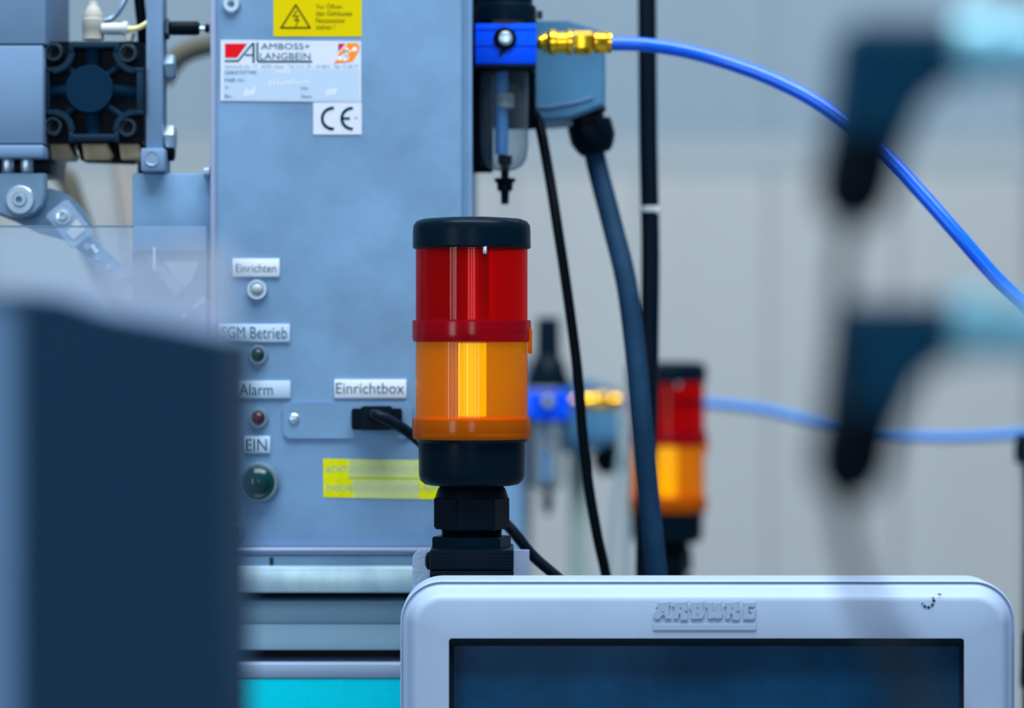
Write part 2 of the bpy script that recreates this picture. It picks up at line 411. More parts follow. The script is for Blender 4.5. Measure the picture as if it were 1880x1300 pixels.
# ------------------------------------------------------------------ bracket and clamp under the stack light
DT = 1.78
t = thing('mounting_bracket', 'textured pale grey bracket with black clamp block under the stack light', 'bracket', W(866, 1080, DT + .01))
b = MB(); b.prism(rrect(757, 1010, 900, 1300, 17, 8, (1, 0, 0, 0)), DT + .006, .005, .0012); b.build('left_plate', 'bracket', t)
b = MB(); b.pbox(900, 1010, 972, 1300, DT + .010, .006, .0006); b.build('right_plate', 'alu_light', t)
b = MB(); b.pbox(789, 1010, 943, 1047, DT - .028, .060, .0010); b.build('clamp_upper', 'black', t)
b = MB(); b.pbox(789, 1048, 943, 1100, DT - .028, .060, .0008); b.build('clamp_lower', 'black', t)
b = MB()
for i in range(5): b.pbox(790, 1014 + i * 6.5, 942, 1015.2 + i * 6.5, DT - .0282, .001)
b.build('grip_rib', 'black_cap', t)
b = MB(); b.side([(0, 780), (9, 781), (15, 784), (18, 790)], 1030, DT - .005, 24); b.build('clamp_screw', 'black', t)

# ------------------------------------------------------------------ stack light
def stack_light():
    t = thing('stack_light', 'sharp red and amber stack light with black cap standing above the operator panel', 'signal light', W(866, 1009, DT), 'stack lights')
    x = 866
    b = MB(); b.up([(0, 400), (60, 400.5), (92, 403), (102, 407), (107, 414), (108, 424), (108.5, 454), (106, 457), (0, 457)], x, DT, 96); cap = b.build('cap', 'black_cap', t)
    b = MB()
    def ribbed(m, r, y0, y1, n, dep):
        k = DT / F; o = W(x, 650, DT); tt = bmesh.new(); N = n * 4; A = []; B = []
        for i in range(N):
            rr = (r - (dep if i % 4 in (2, 3) else 0)) * k; a = 2 * PI * i / N
            A.append(tt.verts.new((rr * math.cos(a), rr * math.sin(a), -(y0 - 650) * k)))
            B.append(tt.verts.new((rr * math.cos(a), rr * math.sin(a), -(y1 - 650) * k)))
        for i in range(N): tt.faces.new([A[i], A[(i+1) % N], B[(i+1) % N], B[i]])
        bmesh.ops.recalc_face_normals(tt, faces=tt.faces)
        m.merge(tt, Matrix.Translation(o))
    ribbed(b, 102.5, 456, 590, 96, 0.12); b.build('red_lens', 'red_lens', t, smooth=50)
    b = MB(); ribbed(b, 102.5, 627, 768, 110, 0.3); b.build('amber_lens', 'amber_lens', t, smooth=50)
    b = MB(); b.up([(101, 588), (108, 588), (109, 591), (109, 619), (107.5, 627), (101, 628.5)], x, DT, 96, False)
    b.build('red_ring', 'red_ring', t)
    b = MB(); b.up([(101, 766), (108, 767), (109, 770), (109, 800), (107.5, 805.5), (101, 806)], x, DT, 96, False)
    b.build('amber_ring', 'amber_ring', t)
    # knurled inner bands seen through the rings
    b = MB(); ribbed(b, 100, 594, 613, 80, 2.5); b.build('inner_band', mat('red_inner_band', (0.35, 0.10, 0.16), 0.25), t)
    b = MB(); ribbed(b, 103, 772, 794, 80, 2.5); b.build('inner_band', mat('dark_inner_band', (0.06, 0.05, 0.05), 0.25), t)
    b = MB(); b.up([(0, 458), (26, 458), (26, 588), (0, 588)], x + 6, DT, 40); b.build('reflector', 'red_core', t, label='red glossy reflector column')
    b = MB(); b.up([(0, 630), (26, 630), (26, 764), (0, 764)], x + 1, DT, 40); b.build('reflector', 'amber_core', t, label='yellow reflector column with an added glow')
    b = MB(); b.up([(0, 589), (100, 589), (100, 593), (0, 593)], x, DT); b.build('divider', mat('red_divider', (0.3, 0.0, 0.01), 0.4), t)
    b = MB(); b.up([(0, 765), (100, 765), (100, 770), (0, 770)], x, DT); b.build('divider', mat('amber_divider', (0.7, 0.2, 0.0), 0.4), t)
    k = DT / F
    b = MB(); dd = DT - 103.5 * k; b.pbox(887, 449, 894, 466, dd, .0012, .0002); b.build('locking_tab', 'steel', t, label='small silver locking mark under the cap')
    b = MB(); b.pbox(969, 604, 977, 650, DT - .01, .006, .001); b.build('side_tab', 'amber_ring', t)
    b = MB(); b.up([(0, 804), (104, 804), (101, 810), (98, 812), (97, 872), (94, 882), (86, 889), (74, 891), (0, 891)], x, DT, 96); b.build('base', 'black_cap', t)
    b = MB(); b.up([(0, 888), (46, 887), (56, 890.5), (62, 897), (65, 906), (67, 913), (0, 913)], x, DT, 48)
    b.hexup(71, 911, 971, x, DT, 0.12, .0012)
    b.build('gland_nut', 'black', t)
    b = MB(); b.up([(0, 968), (52, 969)] + [(57 if i % 2 else 53, 972 + i * 2.2) for i in range(7)] + [(0, 987)], x, DT, 48); b.build('thread', 'black', t)
    b = MB(); b.hexup(75, 984, 1008, x, DT, 0.25, .0008); b.build('lock_nut', 'black_cap', t)
    return t
tower = stack_light()
D2 = 2.62
tower2 = dup(tower, W(1224, 663, D2) + (ORG[tower.name] - W(866, 400, DT)), 'blurred red and amber stack light further back, behind the grey cable', 'stack lights')
# its pole
t2 = ORG[tower.name] - W(866, 400, DT) + W(1224, 663, D2)
t = thing('pole_mount', 'dark pole carrying the blurred rear stack light', 'pole', (t2.x, t2.y, 0))
b = MB(); b.lathe([(.016, 0), (.016, t2.z - .0005)], Matrix.Translation((t2.x, t2.y, 0)), 24); b.build('pole', 'black', t)
b = MB(); b.box((t2.x - .045, t2.y + .017, t2.z - .40), (t2.x + .012, t2.y + .045, t2.z - .004), .003); b.build('mounting_arm', 'dark_cable', t)

# ------------------------------------------------------------------ control cabinet
DC = 1.88
cab = thing('control_cabinet', 'blue grey metal control cabinet with stickers, lamps and name plates', 'cabinet', W(626, 1003, DC + .12))
b = MB()
a = W(397, -700, DC); c = W(866, 1003, DC)
bm = bmesh.new(); bmesh.ops.create_cube(bm, size=1)
for v in bm.verts: v.co = Vector((a.x + (v.co.x + .5) * (c.x - a.x), DC + (v.co.y + .5) * .30, c.z + (v.co.z + .5) * (a.z - c.z)))
bmesh.ops.bevel(bm, geom=[e for e in bm.edges if all(v.co.y < DC + .01 and v.co.x > c.x - .01 for v in e.verts)], offset=.007, segments=5, affect='EDGES')
b.merge(bm); b.build('body', 'sheet', cab)
b = MB(); b.pbox(386, -700, 395, 1003, DC - .003, .04, .001); b.build('edge_strip', 'alu_light', cab, label='pale vertical edge strip on the left side')
b = MB(); b.pbox(395, -700, 398, 1003, DC - .0004, .01); b.build('seam', 'steel_mid', cab)

def screw(x, y, r, d, parent, m='steel', slot=False, name='screw'):
    s_ = MB(); s_.disc(x, y, r, d, [(r, 0), (r, r * .3), (r * .8, r * .5), (r * .42, r * .5), (r * .36, r * .15), (0, r * .15)], 32)
    o = s_.build(name, m, parent)
    h = MB()
    if slot: h.pbox(x - r * .75, y - r * .13, x + r * .75, y + r * .13, d - S(r * .54, d), S(r * .1, d))
    else:
        h.disc(x, y, r, d - S(r*.16, d), [(r * .34, 0), (r * .34, r * .06), (0, r * .06)], 6)
    h.build('slot' if slot else 'socket', 'sheet_dark' if m == 'steel' else 'void', o)
    return o
screw(425, 8, 17, DC, cab); screw(431, 976, 15, DC, cab, m='steel_mid')

def plate(x0, y0, x1, y1, body, tx, label, m='white_plate'):
    p = MB(); p.pbox(x0, y0, x1, y1, DC - .0016, .0016, .0003); p = p.build('name_plate', m, cab, label=label)
    s_ = MB(); s_.text(body, tx[0], tx[1], tx[2], tx[3], DC - .00172); s_.build('lettering', 'ink', p)
    return p
plate(426, 475, 513, 508, 'Einrichten', (432, 485, 507, 500), 'white name plate reading Einrichten')
plate(401, 595, 532, 628, 'SGM Betrieb', (405, 600, 527, 622), 'pale name plate reading SGM Betrieb', 'white_sticker_cool')
plate(425, 699, 533, 731, 'Alarm', (437, 705, 501, 726), 'pale name plate reading Alarm', 'white_sticker_cool')
plate(446, 801, 496, 832, 'EIN', (450, 806, 490, 828), 'pale name plate reading EIN', 'white_sticker_cool')
plate(614, 697, 746, 731, 'Einrichtbox', (617, 703, 742, 723), 'white name plate reading Einrichtbox')

def lamp(x, y, r, m, label, big=False):
    s_ = MB()
    s_.disc(x, y, r, DC, [(r, 0), (r, r * .25), (r * .92, r * .42), (r * .72, r * .42), (r * .66, r * .2), (0, r * .2)], 40)
    o = s_.build('indicator_lamp', 'steel' if m == 'clear_lamp' else 'lamp_ring', cab, label=label)
    g = MB(); q = r * (.84 if big else .60)
    g.disc(x - (1 if big else 0), y, q, DC - S(r * .2, DC), [(q, 0), (q * .97, q * .25), (q * .8, q * .5), (q * .5, q * .68), (q * .2, q * .76), (0, q * .78)], 40)
    g.build('lens', m, o)
lamp(472, 532, 19, 'clear_lamp', 'indicator lamp with a clear lens')
lamp(473, 652, 18.5, 'green_lamp', 'indicator lamp with a dark green lens')
lamp(474, 768, 18.5, 'red_lamp', 'indicator lamp with a dull red lens')
lamp(475, 886, 38, 'green_lamp', 'large round dark green push button', True)

# socket plate
b = MB(); b.prism(rrect(519, 738, 757, 806, 15), DC - .0018, .0018, .0004)
sp = b.build('socket_plate', 'sheet', cab, label='rounded blank plate holding the black socket')
b = MB(); b.disc(540, 769, 9, DC - .0018, [(9.5, 0), (9.5, 2), (7, 4), (0, 4.5)], 24); b.build('screw', 'steel', sp)
b = MB(); b.prism(rrect(645, 750, 738, 789, 5), DC - .0075, .0057, .0008); b.build('socket', 'black', sp)

# warning sticker
b = MB(); b.pbox(502, -42, 664, 67, DC - .0003, .0003); st = b.build('warning_sticker', 'yellow', cab, label='yellow high voltage warning sticker', smooth=0)
b = MB(); dd = DC - .00042
b.stroke([(543, 9), (516, 51), (569, 51), (543, 9)], 3.2, dd)
b.stroke([(545, 19), (538, 30), (548, 29), (541, 38), (549, 36), (543, 48)], 2.0, dd)
b.build('warning_symbol', 'ink_dark', st, smooth=0)
b = MB()
b.text('Vor Öffnen', 580, 6, 628, 16, dd); b.text('des Gehäuses', 580, 20, 646, 29, dd)
b.text('Netzstecker', 580, 33, 634, 42, dd); b.text('ziehen !', 580, 45, 615, 54, dd)
b.build('lettering', 'ink_dark', st, smooth=0)
# type plate
b = MB(); b.prism([(405, 73), (663, 76), (663, 187), (405, 185)], DC - .0005, .0005); tp = b.build('type_plate', 'white_sticker', cab, label='white maker plate reading AMBOSS+ LANGBEIN', smooth=0)
d0, d1 = DC - .00058, DC - .00066
b = MB(); b.flat([(410, 127), (660, 127), (660, 184), (410, 183)], d0); b.build('printed_field', 'white_sticker_cool', tp, smooth=0)
b = MB(); b.flat([(413, 80), (454, 80), (435, 106), (413, 106)], d1); b.build('red_emblem', 'ink_red', tp, smooth=0)
b = MB()
b.stroke([(413, 112), (437, 112), (463, 80.5)], 3.2, d1); b.stroke([(465.5, 79.5), (465.5, 114)], 4, d1)
b.stroke([(451, 101), (465, 101)], 3, d1); b.stroke([(472.5, 79), (472.5, 110), (475, 113), (572, 113)], 3.6, d1)
b.text('AMBOSS+', 479, 79.5, 569, 90.5, d1); b.text('LANGBEIN', 477, 97, 570, 109.5, d1)
b.text('GERÄTETYPE:', 413, 129, 472, 136.5, d1); b.text('FABR.-Nr.:', 413, 144, 451, 150.5, d1)
b.text('V:', 413, 158, 420, 164, d1); b.text('Bar:', 413, 173.5, 427, 179.5, d1)
b.text('Hz:', 553, 159, 566, 165, d1); b.text('Datum:', 553, 174, 573, 180, d1)
b.build('lettering', 'ink', tp, smooth=0)
b = MB(); b.text('Steinkulle Str. 17 . 42781 Haan . Tel. 0 21 29 - 10 08-0 . Fax 10 08 57', 413, 118.5, 658, 125, d1); b.build('address_line', 'ink_soft', tp, smooth=0)
b = MB(); b.flat([(621, 80), (634, 80), (621, 95)], d1); b.build('crimson_emblem', 'ink_crimson', tp, smooth=0)
b = MB(); b.flat([(638, 79), (656, 79), (660, 84), (659, 93), (647, 113), (640, 113), (641, 100), (630, 97)], d1)
b.flat([(614, 113), (620, 109), (640, 110), (640, 114), (614, 116)], d1); b.flat([(620, 100), (632, 88), (634, 92), (624, 104)], d1)
b.build('orange_emblem', 'ink_orange', tp, smooth=0)
b = MB()
for cx, cy, r in ((651, 90, 4.5), (637, 91, 3.5), (624, 107, 4)):
    b.flat([(cx + r * math.cos(2*PI*i/12), cy - r * math.sin(2*PI*i/12)) for i in range(12)], DC - .0007)
b.stroke([(637, 93), (636, 103), (633, 111)], 4, DC - .0007); b.stroke([(637, 96), (646, 93)], 2.2, DC - .0007)
b.build('white_emblem', 'ink_white', tp, smooth=0)
b = MB()
for i in range(11):
    xx = 494 + i * 7; b.stroke([(xx, 156 - i * .4), (xx + 3 + random.random() * 2, 147 + random.random() * 4)], 1.8, d1)
for x0 in (449, 599):
    for i in range(4): b.stroke([(x0 + i * 5, 176 - i), (x0 + 3 + i * 5, 160 + random.random() * 6)], 2.2, d1)
for i in range(4): b.stroke([(508 + i * 7, 134), (511 + i * 7, 129)], 1.8, d1)
b.build('stamped_figures', 'ink_white', tp, smooth=0)
# CE sticker
b = MB(); b.pbox(575, 188, 664, 247, DC - .0004, .0004); ce = b.build('ce_sticker', 'white_sticker', cab, label='white CE mark sticker', smooth=0)
b = MB(); arc = lambda cx, cy, r, a0, a1: [(cx + r * math.cos(math.radians(a0 + (a1 - a0) * i / 14)), cy - r * math.sin(math.radians(a0 + (a1 - a0) * i / 14))) for i in range(15)]
b.stroke(arc(610.5, 217.5, 19, 90, 270), 5.2, DC - .0006); b.stroke(arc(646.5, 217.5, 19, 90, 270), 5.2, DC - .0006)
b.stroke([(628, 217.5), (641, 217.5)], 5, DC - .0006)
b.stroke([(608, 198.5), (611.5, 198.5)], 5.2, DC - .0006); b.stroke([(608, 236.5), (611.5, 236.5)], 5.2, DC - .0006)
b.build('lettering', 'ink', ce, smooth=0)
b = MB(); b.stroke([(652, 216), (655, 217)], 3, DC - .0006); b.build('mark', 'ink_soft', ce, smooth=0)
# lower yellow sticker
b = MB(); b.prism([(593, 842), (806, 846), (806, 917), (594, 913)], DC - .0003, .0003); ys = b.build('notice_sticker', 'yellow_green', cab, label='worn yellow notice sticker reading ACHTUNG', smooth=0)
b = MB(); b.text('ACHTUNG ! NUR GLZH. MASSE-', 598, 856, 804, 867, dd); b.text('ZWISCHEN SGM UND HANDLING AUSF.', 598, 891, 804, 901, dd)
b.build('lettering', 'ink_soft', ys, smooth=0)
b = MB(); b.flat([(640, 843), (769, 845), (769, 877), (640, 875)], DC - .0005); b.flat([(646, 880), (769, 881), (769, 915), (650, 914)], DC - .0005); b.build('glare_tape', 'tape', ys, label='clear tape across the middle, whitened for glare', smooth=0)  # tape whose whitish colour holds the glare on the sticker
b = MB(); b.stroke([(640, 878), (804, 880)], 2.5, dd); b.build('printed_line', 'ink_green', ys, smooth=0)

# cable plugged into the socket, running behind the stack light and down
t = thing('plug_cable', 'black cable with plug in the socket under the Einrichtbox plate', 'cable', W(693, 768, DC - .01))
b = MB(); b.prism(rrect(662, 746, 720, 790, 6), DC - .0200, .0122, .0015); b.build('plug', 'black_cap', t)
b = MB(); b.tube([W(684, 762, DC - .020), W(694, 763, DC - .030), W(722, 776, DC - .030), W(765, 806, DC - .026), W(850, 885, DC - .02), W(932, 965, DC - .03), W(980, 1022, DC - .03), W(1040, 1075, DC - .03), W(1120, 1160, DC - .03), W(1160, 1400, DC + .02)], .0036, 14); b.build('cable', 'dark_cable', t)

# ------------------------------------------------------------------ machine bed below the cabinet
t = thing('machine_bed', 'machine bed with steel rails above a turquoise base, below the control cabinet', 'machine', (W(300, 0, DC).x, DC + .2, 0))
XL, XR = -260, 880
def bar(name, y0, y1, d, dep, m, bev=.001, label=None, x1=XR):
    q = MB(); q.pbox(XL, y0, x1, y1, d, dep, bev); return q.build(name, m, t, label=label)
bar('seam_gap', 1003.3, 1006.5, DC + .002, .29, 'sheet_dark', 0)
bar('top_plate', 1006.8, 1013, DC - .010, .31, 'alu_light', .0009)
bar('base_plate', 1013.5, 1020, DC - .006, .30, 'steel_mid', .0005)
bar('mounting_plate', 1020, 1042, DC - .008, .30, 'sheet_dark', .0008)
bar('ground_rail', 1042.5, 1089, DC - .026, .32, 'bright_bar', .002, 'bright scuffed steel rail')
bar('gap_filler', 1089.5, 1103, DC + .03, .26, 'void', 0)
q = MB(); q.pbox(XL, 1103, XR, 1146, DC - .020, .3, .0015); q.build('upper_beam', 'beam', t)
q = MB()
kk = (DC - .020)
v0 = W(XL, 1146, kk); v1 = W(XR, 1146, kk); z1 = W(0, 1192, kk).z
bm = bmesh.new()
sec = [(0.0, v0.z), (-.0035, v0.z - .012), (-.0035, z1), (.28, z1), (.28, v0.z)]
A = [bm.verts.new((v0.x, kk + y, z)) for y, z in sec]; B = [bm.verts.new((v1.x, kk + y, z)) for y, z in sec]
bm.faces.new(A); bm.faces.new(B)
for i in range(5): bm.faces.new([A[i], A[(i+1) % 5], B[(i+1) % 5], B[i]])
bmesh.ops.recalc_face_normals(bm, faces=bm.faces)
q.merge(bm); q.build('lower_beam', 'beam', t)
bar('shadow_gap', 1192.5, 1219, DC + .01, .26, 'shade_and_mark', 0)
bar('rim', 1219, 1246, DC - .034, .33, mat('pale_rim_paint', (0.25, 0.35, 0.52), 0.45), .0012)
q = MB(); a = W(XL, 1246.3, DC - .034); c = W(XR, 0, DC - .034); q.box((a.x, DC - .0335, 0.0), (c.x, DC + .29, a.z), .001); q.build('base_cover', 'teal', t, label='turquoise painted base cover')
b = MB(); b.pbox(495, 1024, 502, 1040, DC - .0086, .001); b.build('dark_mark', 'shade_and_mark', t)

# ------------------------------------------------------------------ left: clamp housing, bracket, link arm
t = thing('clamp_housing', 'pale blue grey metal housing blocks at the upper left edge', 'machine part', W(20, 290, DC))
b = MB(); b.pbox(-160, -300, 84, 81, DC - .012, .10, .0012); b.build('upper_block', 'alu', t)
b = MB(); b.pbox(-160, 83, 79, 264, DC - .012, .10, .0012); b.build('lower_block', 'alu', t)
b = MB(); b.pbox(-160, 266, 80, 290, DC - .014, .10, .0015); b.build('foot_plate', 'alu', t)
t = thing('hinge_bracket', 'rounded grey hinge bracket with a socket screw below the housing blocks', 'bracket', W(20, 400, DC))
b = MB(); b.pbox(-160, 290.5, 90, 320, DC + .004, .07, .001); b.build('cross_bar', 'black', t)
for xx in (15, 50):
    b = MB(); b.up([(0, 291), (11, 291), (12, 294), (12, 314), (10, 318), (0, 318)], xx, DC - .002, 24); b.build('pin', 'steel', t)
b = MB(); b.prism([(-160, 318), (82, 318), (82, 358), (78, 376), (66, 390), (48, 398), (20, 400), (-160, 340)], DC - .010, .012, .001); br = b.build('bracket_plate', 'sheet_dark', t)
b = MB(); b.disc(37, 367, 26, DC - .010, [(26, 0), (26, 3), (24, 5), (14, 5), (13, 3), (11, 9), (7, 9), (6, 4), (0, 4)], 40); w_ = b.build('washer_screw', 'steel', t)
b = MB(); b.disc(35, 367, 7, DC - .0116, [(6, 0), (6, .5), (0, .5)], 6); b.build('socket', 'sheet_dark', w_)

t = thing('link_arm', 'curved grey link arm with clear rectangular joint running down to the right', 'machine part', W(120, 420, DC + .01))
b = MB(); b.prism([(-20, 372), (60, 345), (95, 346), (125, 358), (148, 380), (165, 412), (150, 440), (118, 441), (70, 428), (30, 408), (-10, 392)], DC + .006, .010, .001); b.build('link_plate', 'sheet_dark', t)
def rot(pts, cx, cy, a):
    ca, sa = math.cos(a), math.sin(a); return [(cx + x * ca - y * sa, cy + x * sa + y * ca) for x, y in pts]
ang = math.radians(52)
b = MB(); b.prism(rot([(-36, -25), (36, -25), (42, -19), (42, 19), (36, 25), (-36, 25), (-40, 18), (-40, -18)], 126, 411, ang), DC - .006, .010, .0012); jl = b.build('clear_joint', 'clear_link', t, label='clear rectangular plastic joint')
b = MB(); b.disc(115, 397, 16, DC - .0062, [(15, 0), (15, 2), (11, 2), (10, 4), (6, 5), (5, 2), (0, 2)], 32); b.build('screw', 'steel', jl)
b = MB(); b.prism(rot([(0, -16), (26, -16), (26, 12), (8, 14)], 128, 412, ang), DC - .0068, .0006); b.build('inlay', 'white_ring', jl)
for i, (cx, cy) in enumerate(((160, 452), (180, 473), (200, 491), (222, 506))):
    b = MB(); b.prism(rot([(-15, -17), (15, -17), (17, -12), (17, 12), (15, 17), (-15, 17)], cx, cy, math.radians(45)), DC + .004, .014, .001); cl = b.build('chain_link', 'steel_mid' if i % 2 else 'sheet_dark', t)
    b = MB(); b.disc(cx, cy, 6, DC + .004, [(6, 0), (6, 3), (0, 3)], 20); b.build('pin', 'steel', cl)
b = MB(); b.prism(rot([(-9, -3), (9, -3), (9, 3), (-9, 3)], 173, 457, ang), DC + .001, .003); b.build('bright_clip', 'ink_white', t)

# black pneumatic cylinder head
t = thing('cylinder_head', 'square black cast cylinder head with four corner screws and round centre boss', 'machine part', W(172, 300, DC + .04))
DB = DC - .004
b = MB(); b.prism(rrect(81, 76, 264, 263, 8), DB + .010, .07, .0008); b.build('body', 'black', t)
b = MB()
# raised rims: outer frame pieces between the corner pockets and curved walls round the pockets
for (x0, y0, x1, y1) in ((128, 78, 214, 88), (128, 246, 214, 258), (81, 130, 90, 204), (250, 130, 262, 204)): b.pbox(x0, y0, x1, y1, DB, .012, .0012)
for (cx, cy, a0) in ((97, 95, 270), (247, 95, 180), (97, 240, 0), (247, 240, 90)):
    t2_ = []
    for i in range(13):
        a = math.radians(a0 + 90 * i / 12); t2_.append((cx + 40 * math.cos(a), cy - 40 * math.sin(a)))
    for i in range(12, -1, -1):
        a = math.radians(a0 + 90 * i / 12); t2_.append((cx + 28 * math.cos(a), cy - 28 * math.sin(a)))
    b.prism(t2_, DB, .012, .0008)
for (x0, y0, x1, y1) in ((81, 124, 97, 133), (247, 124, 263, 133), (81, 202, 97, 211), (247, 202, 263, 211), (126, 76, 135, 95), (209, 76, 218, 95), (126, 240, 135, 260), (209, 240, 218, 260)): b.pbox(x0, y0, x1, y1, DB, .012, .0008)
b.build('rim', 'cast_rim', t)
b = MB(); 
b.tube([W(88, 167, DB + .011), W(255, 167, DB + .011)], S(15, DB), 20); b.tube([W(172, 84, DB + .011), W(172, 252, DB + .011)], S(15, DB), 20)
b.build('cross_rib', 'cast_face', t)
b = MB()
for sx in (-1, 1):
    for sy in (-1, 1): b.tube([W(168 + sx * 28, 167 + sy * 28, DB + .006), W(172 + sx * 50, 167 + sy * 46, DB + .006)], S(7, DB), 12)
b.build('corner_rib', 'cast_black', t)
b = MB(); b.disc(168, 166, 43, DB + .009, [(43, 0), (43, 27), (42, 28), (0, 28)], 56); b.build('boss', 'cast_face', t)
for (cx, cy) in ((102, 98), (237, 100), (101, 233), (236, 235)):
    b = MB(); b.disc(cx, cy, 17, DB + .010, [(18, 0), (18, 22), (15.5, 25), (12, 25), (10.5, 22), (10.5, 8), (0, 8)], 32); s_ = b.build('cap_screw', 'screw_dark', t)
    b = MB(); b.disc(cx, cy, 10.4, DB + .0036, [(10.4, 0), (10.4, .5), (0, .5)], 24); b.build('socket', 'void', s_)
for i, (x0, x1) in enumerate(((91, 128), (150, 200), (218, 258))):
    b = MB(); b.prism([(x0, 264), (x1 - 4, 264), (x1 + 6, 284), (x1, 292), (x0 + 4, 292)], DB + .014, .03, .0012); b.build('lug', 'tan', t)
b = MB(); b.prism([(140, 264), (262, 264), (262, 290), (235, 297), (148, 294)], DB + .026, .03, .001); b.build('under_plate', 'void', t)

# air fitting and tubes over the cylinder
t = thing('air_fitting', 'beige elbow air fitting standing on the black cylinder head', 'fitting', W(172, 75, DC + .012))
b = MB(); b.up([(0, 1), (8, 1), (9, 10), (12, 14), (18, 26), (18, 34), (20, 36), (20, 54), (19, 56), (20, 73), (0, 73)], 171, DC + .012, 40); b.build('body', 'beige', t)
b = MB(); b.side([(0, 186), (10, 187), (11, 205), (11, 225), (13, 226), (14, 234), (10, 236), (0, 237)], 53, DC + .010, 32); b.build('elbow', 'white_ring', t)
b = MB(); b.prism([(226, 62), (246, 60), (240, 77), (232, 79)], DC + .006, .008, .001); b.build('clip', 'beige', t)
def hose(name, pts, rpx, m, label, cat='hose', seg=14, group=None):
    q = MB(); q.tube([W(*p) for p in pts], S(rpx, pts[0][2]), seg)
    return tag(q.build(name, m), label, cat, group)
hose('ivory_tube', [(236, 53, DC + .008), (252, 52, DC + .006), (270, 42, DC + .004), (285, 25, DC + .004), (294, 4, DC + .004), (298, -60, DC + .004)], 5, 'yellow_tube', 'thin ivory tube curving up from the elbow fitting')
hose('grey_tube', [(186, 40, DC + .03), (205, 34, DC + .034), (222, 14, DC + .036), (236, -20, DC + .04), (240, -80, DC + .04)], 5, 'steel_mid', 'thin grey tube curving up behind the beige fitting')
hose('black_lead', [(252, -80, DC + .05), (256, 0, DC + .05), (262, 60, DC + .05), (264, 130, DC + .06), (264, 210, DC + .075), (262, 330, DC + .085), (262, 420, DC + .085)], 10, 'black_cable', 'black lead running down beside the steel upright bar')

# steel upright with bolts
t = thing('upright_bar', 'blue grey steel upright bar with hex bolts between cylinder head and cabinet', 'machine part', W(284, 310, DC + .01))
b = MB(); b.pbox(268, -200, 299, 292, DC + .002, .022, .001); b.build('bar', 'alu', t)
b = MB(); b.pbox(258, 272, 303, 315, DC - .004, .03, .0015); cb = b.build('clamp_block', 'alu', t)
b = MB(); b.disc(279, 291, 14, DC - .004, [(14, 0), (14, 2), (12, 2), (11, 1), (0, 1)], 32); b.build('screw', 'steel_mid', cb)
for (y0, y1, m) in ((99, 149, 'steel_mid'), (238, 270, 'steel')):
    b = MB(); ym = (y0 + y1) / 2; b.side([(0, 299), (16, 299.5), (16, 305), (23, 305), (24, 309), (24, 319), (20, 323), (0, 323)], ym, DC + .012, 6, 0.3); b.build('hex_bolt', m, t)
b = MB(); b.side([(0, 299), (20, 300), (20, 318), (16, 321), (0, 321)], 276, DC + .014, 24); b.build('rubber_foot', 'black', t)
t = thing('rubber_buffer', 'black rubber buffer on a threaded stud reaching to the cabinet', 'fitting', W(340, 52, DC + .012))
b = MB(); b.side([(0, 299.5), (19, 300), (20, 304), (19, 311), (0, 312)], 53, DC + .012, 6); b.build('nut', 'screw_dark', t)
b = MB(); b.side([(0, 312), (12, 312.5), (13, 316), (13, 362), (11, 366), (0, 366)], 52, DC + .012, 28); b.build('buffer', 'black', t)
b = MB(); b.side([(0, 366), (4, 366.5), (4, 378), (0, 378)], 53, DC + .012, 16); b.build('stud', 'steel', t)
b = MB(); b.side([(0, 376), (8, 376.5), (8, 384.5), (0, 385)], 52, DC + .012, 16); b.build('end_stop', 'black', t)

# mounting panel and V-shaped bracket
t = thing('side_panel', 'square blue grey side panel with V-shaped braces left of the cabinet', 'panel', W(315, 462, DC + .02))
b = MB(); b.pbox(243, 318, 388, 461, DC + .006, .06, .0012); b.build('panel', 'sheet', t)
b = MB(); b.side([(0, 374), (10, 375), (12, 385), (0, 386)], 317, DC + .002, 16); b.build('knob', 'steel_mid', t)
b = MB(); b.prism([(243, 461.5), (388, 461.5), (388, 560), (352, 515), (366, 480), (297, 480), (330, 524), (318, 536), (243, 478)], DC + .030, .01, 0); b.build('back_plate', 'sheet_dark', t)
b = MB(); b.prism([(262, 468), (285, 470), (338, 530), (322, 548)], DC + .010, .010, .001); b.build('brace', 'alu_light', t)
b = MB(); b.prism([(365, 505), (388, 525), (318, 590), (296, 566)], DC + .021, .009, .001); b.build('brace', 'alu_light', t)
b = MB(); b.prism([(243, 480), (262, 470), (330, 548), (330, 700), (243, 700)], DC + .022, .006, .0008); b.build('cover_plate', 'alu', t)
b = MB(); b.prism([(330, 590), (388, 545), (388, 700), (330, 700)], DC + .023, .006, .0008); cp = b.build('cover_plate', 'alu', t)
b = MB(); b.disc(350, 572, 10, DC + .023, [(10, 0), (10, 3), (0, 3)], 24); b.build('screw', 'sheet_dark', cp)
b = MB(); b.pbox(281, 455, 285, 496, DC + .003, .003); b.build('thin_rod', 'ink_white', t)

# clear guard pane
t = thing('guard_pane', 'clear acrylic guard pane with a fine top edge, lower left', 'guard', W(100, 1003, DC - .04))
b = MB(); b.pbox(-260, 415, 378, 1000, DC - .045, .003, .0003); b.build('pane', 'pane', t)
b = MB(); b.pbox(-260, 414, 245, 416.5, DC - .0452, .0034); b.build('edge', 'sheet_dark', t)
b = MB(); b.pbox(-260, 1000.5, 378, 1003, DC - .048, .04); b.build('foot_rail', 'alu', t)

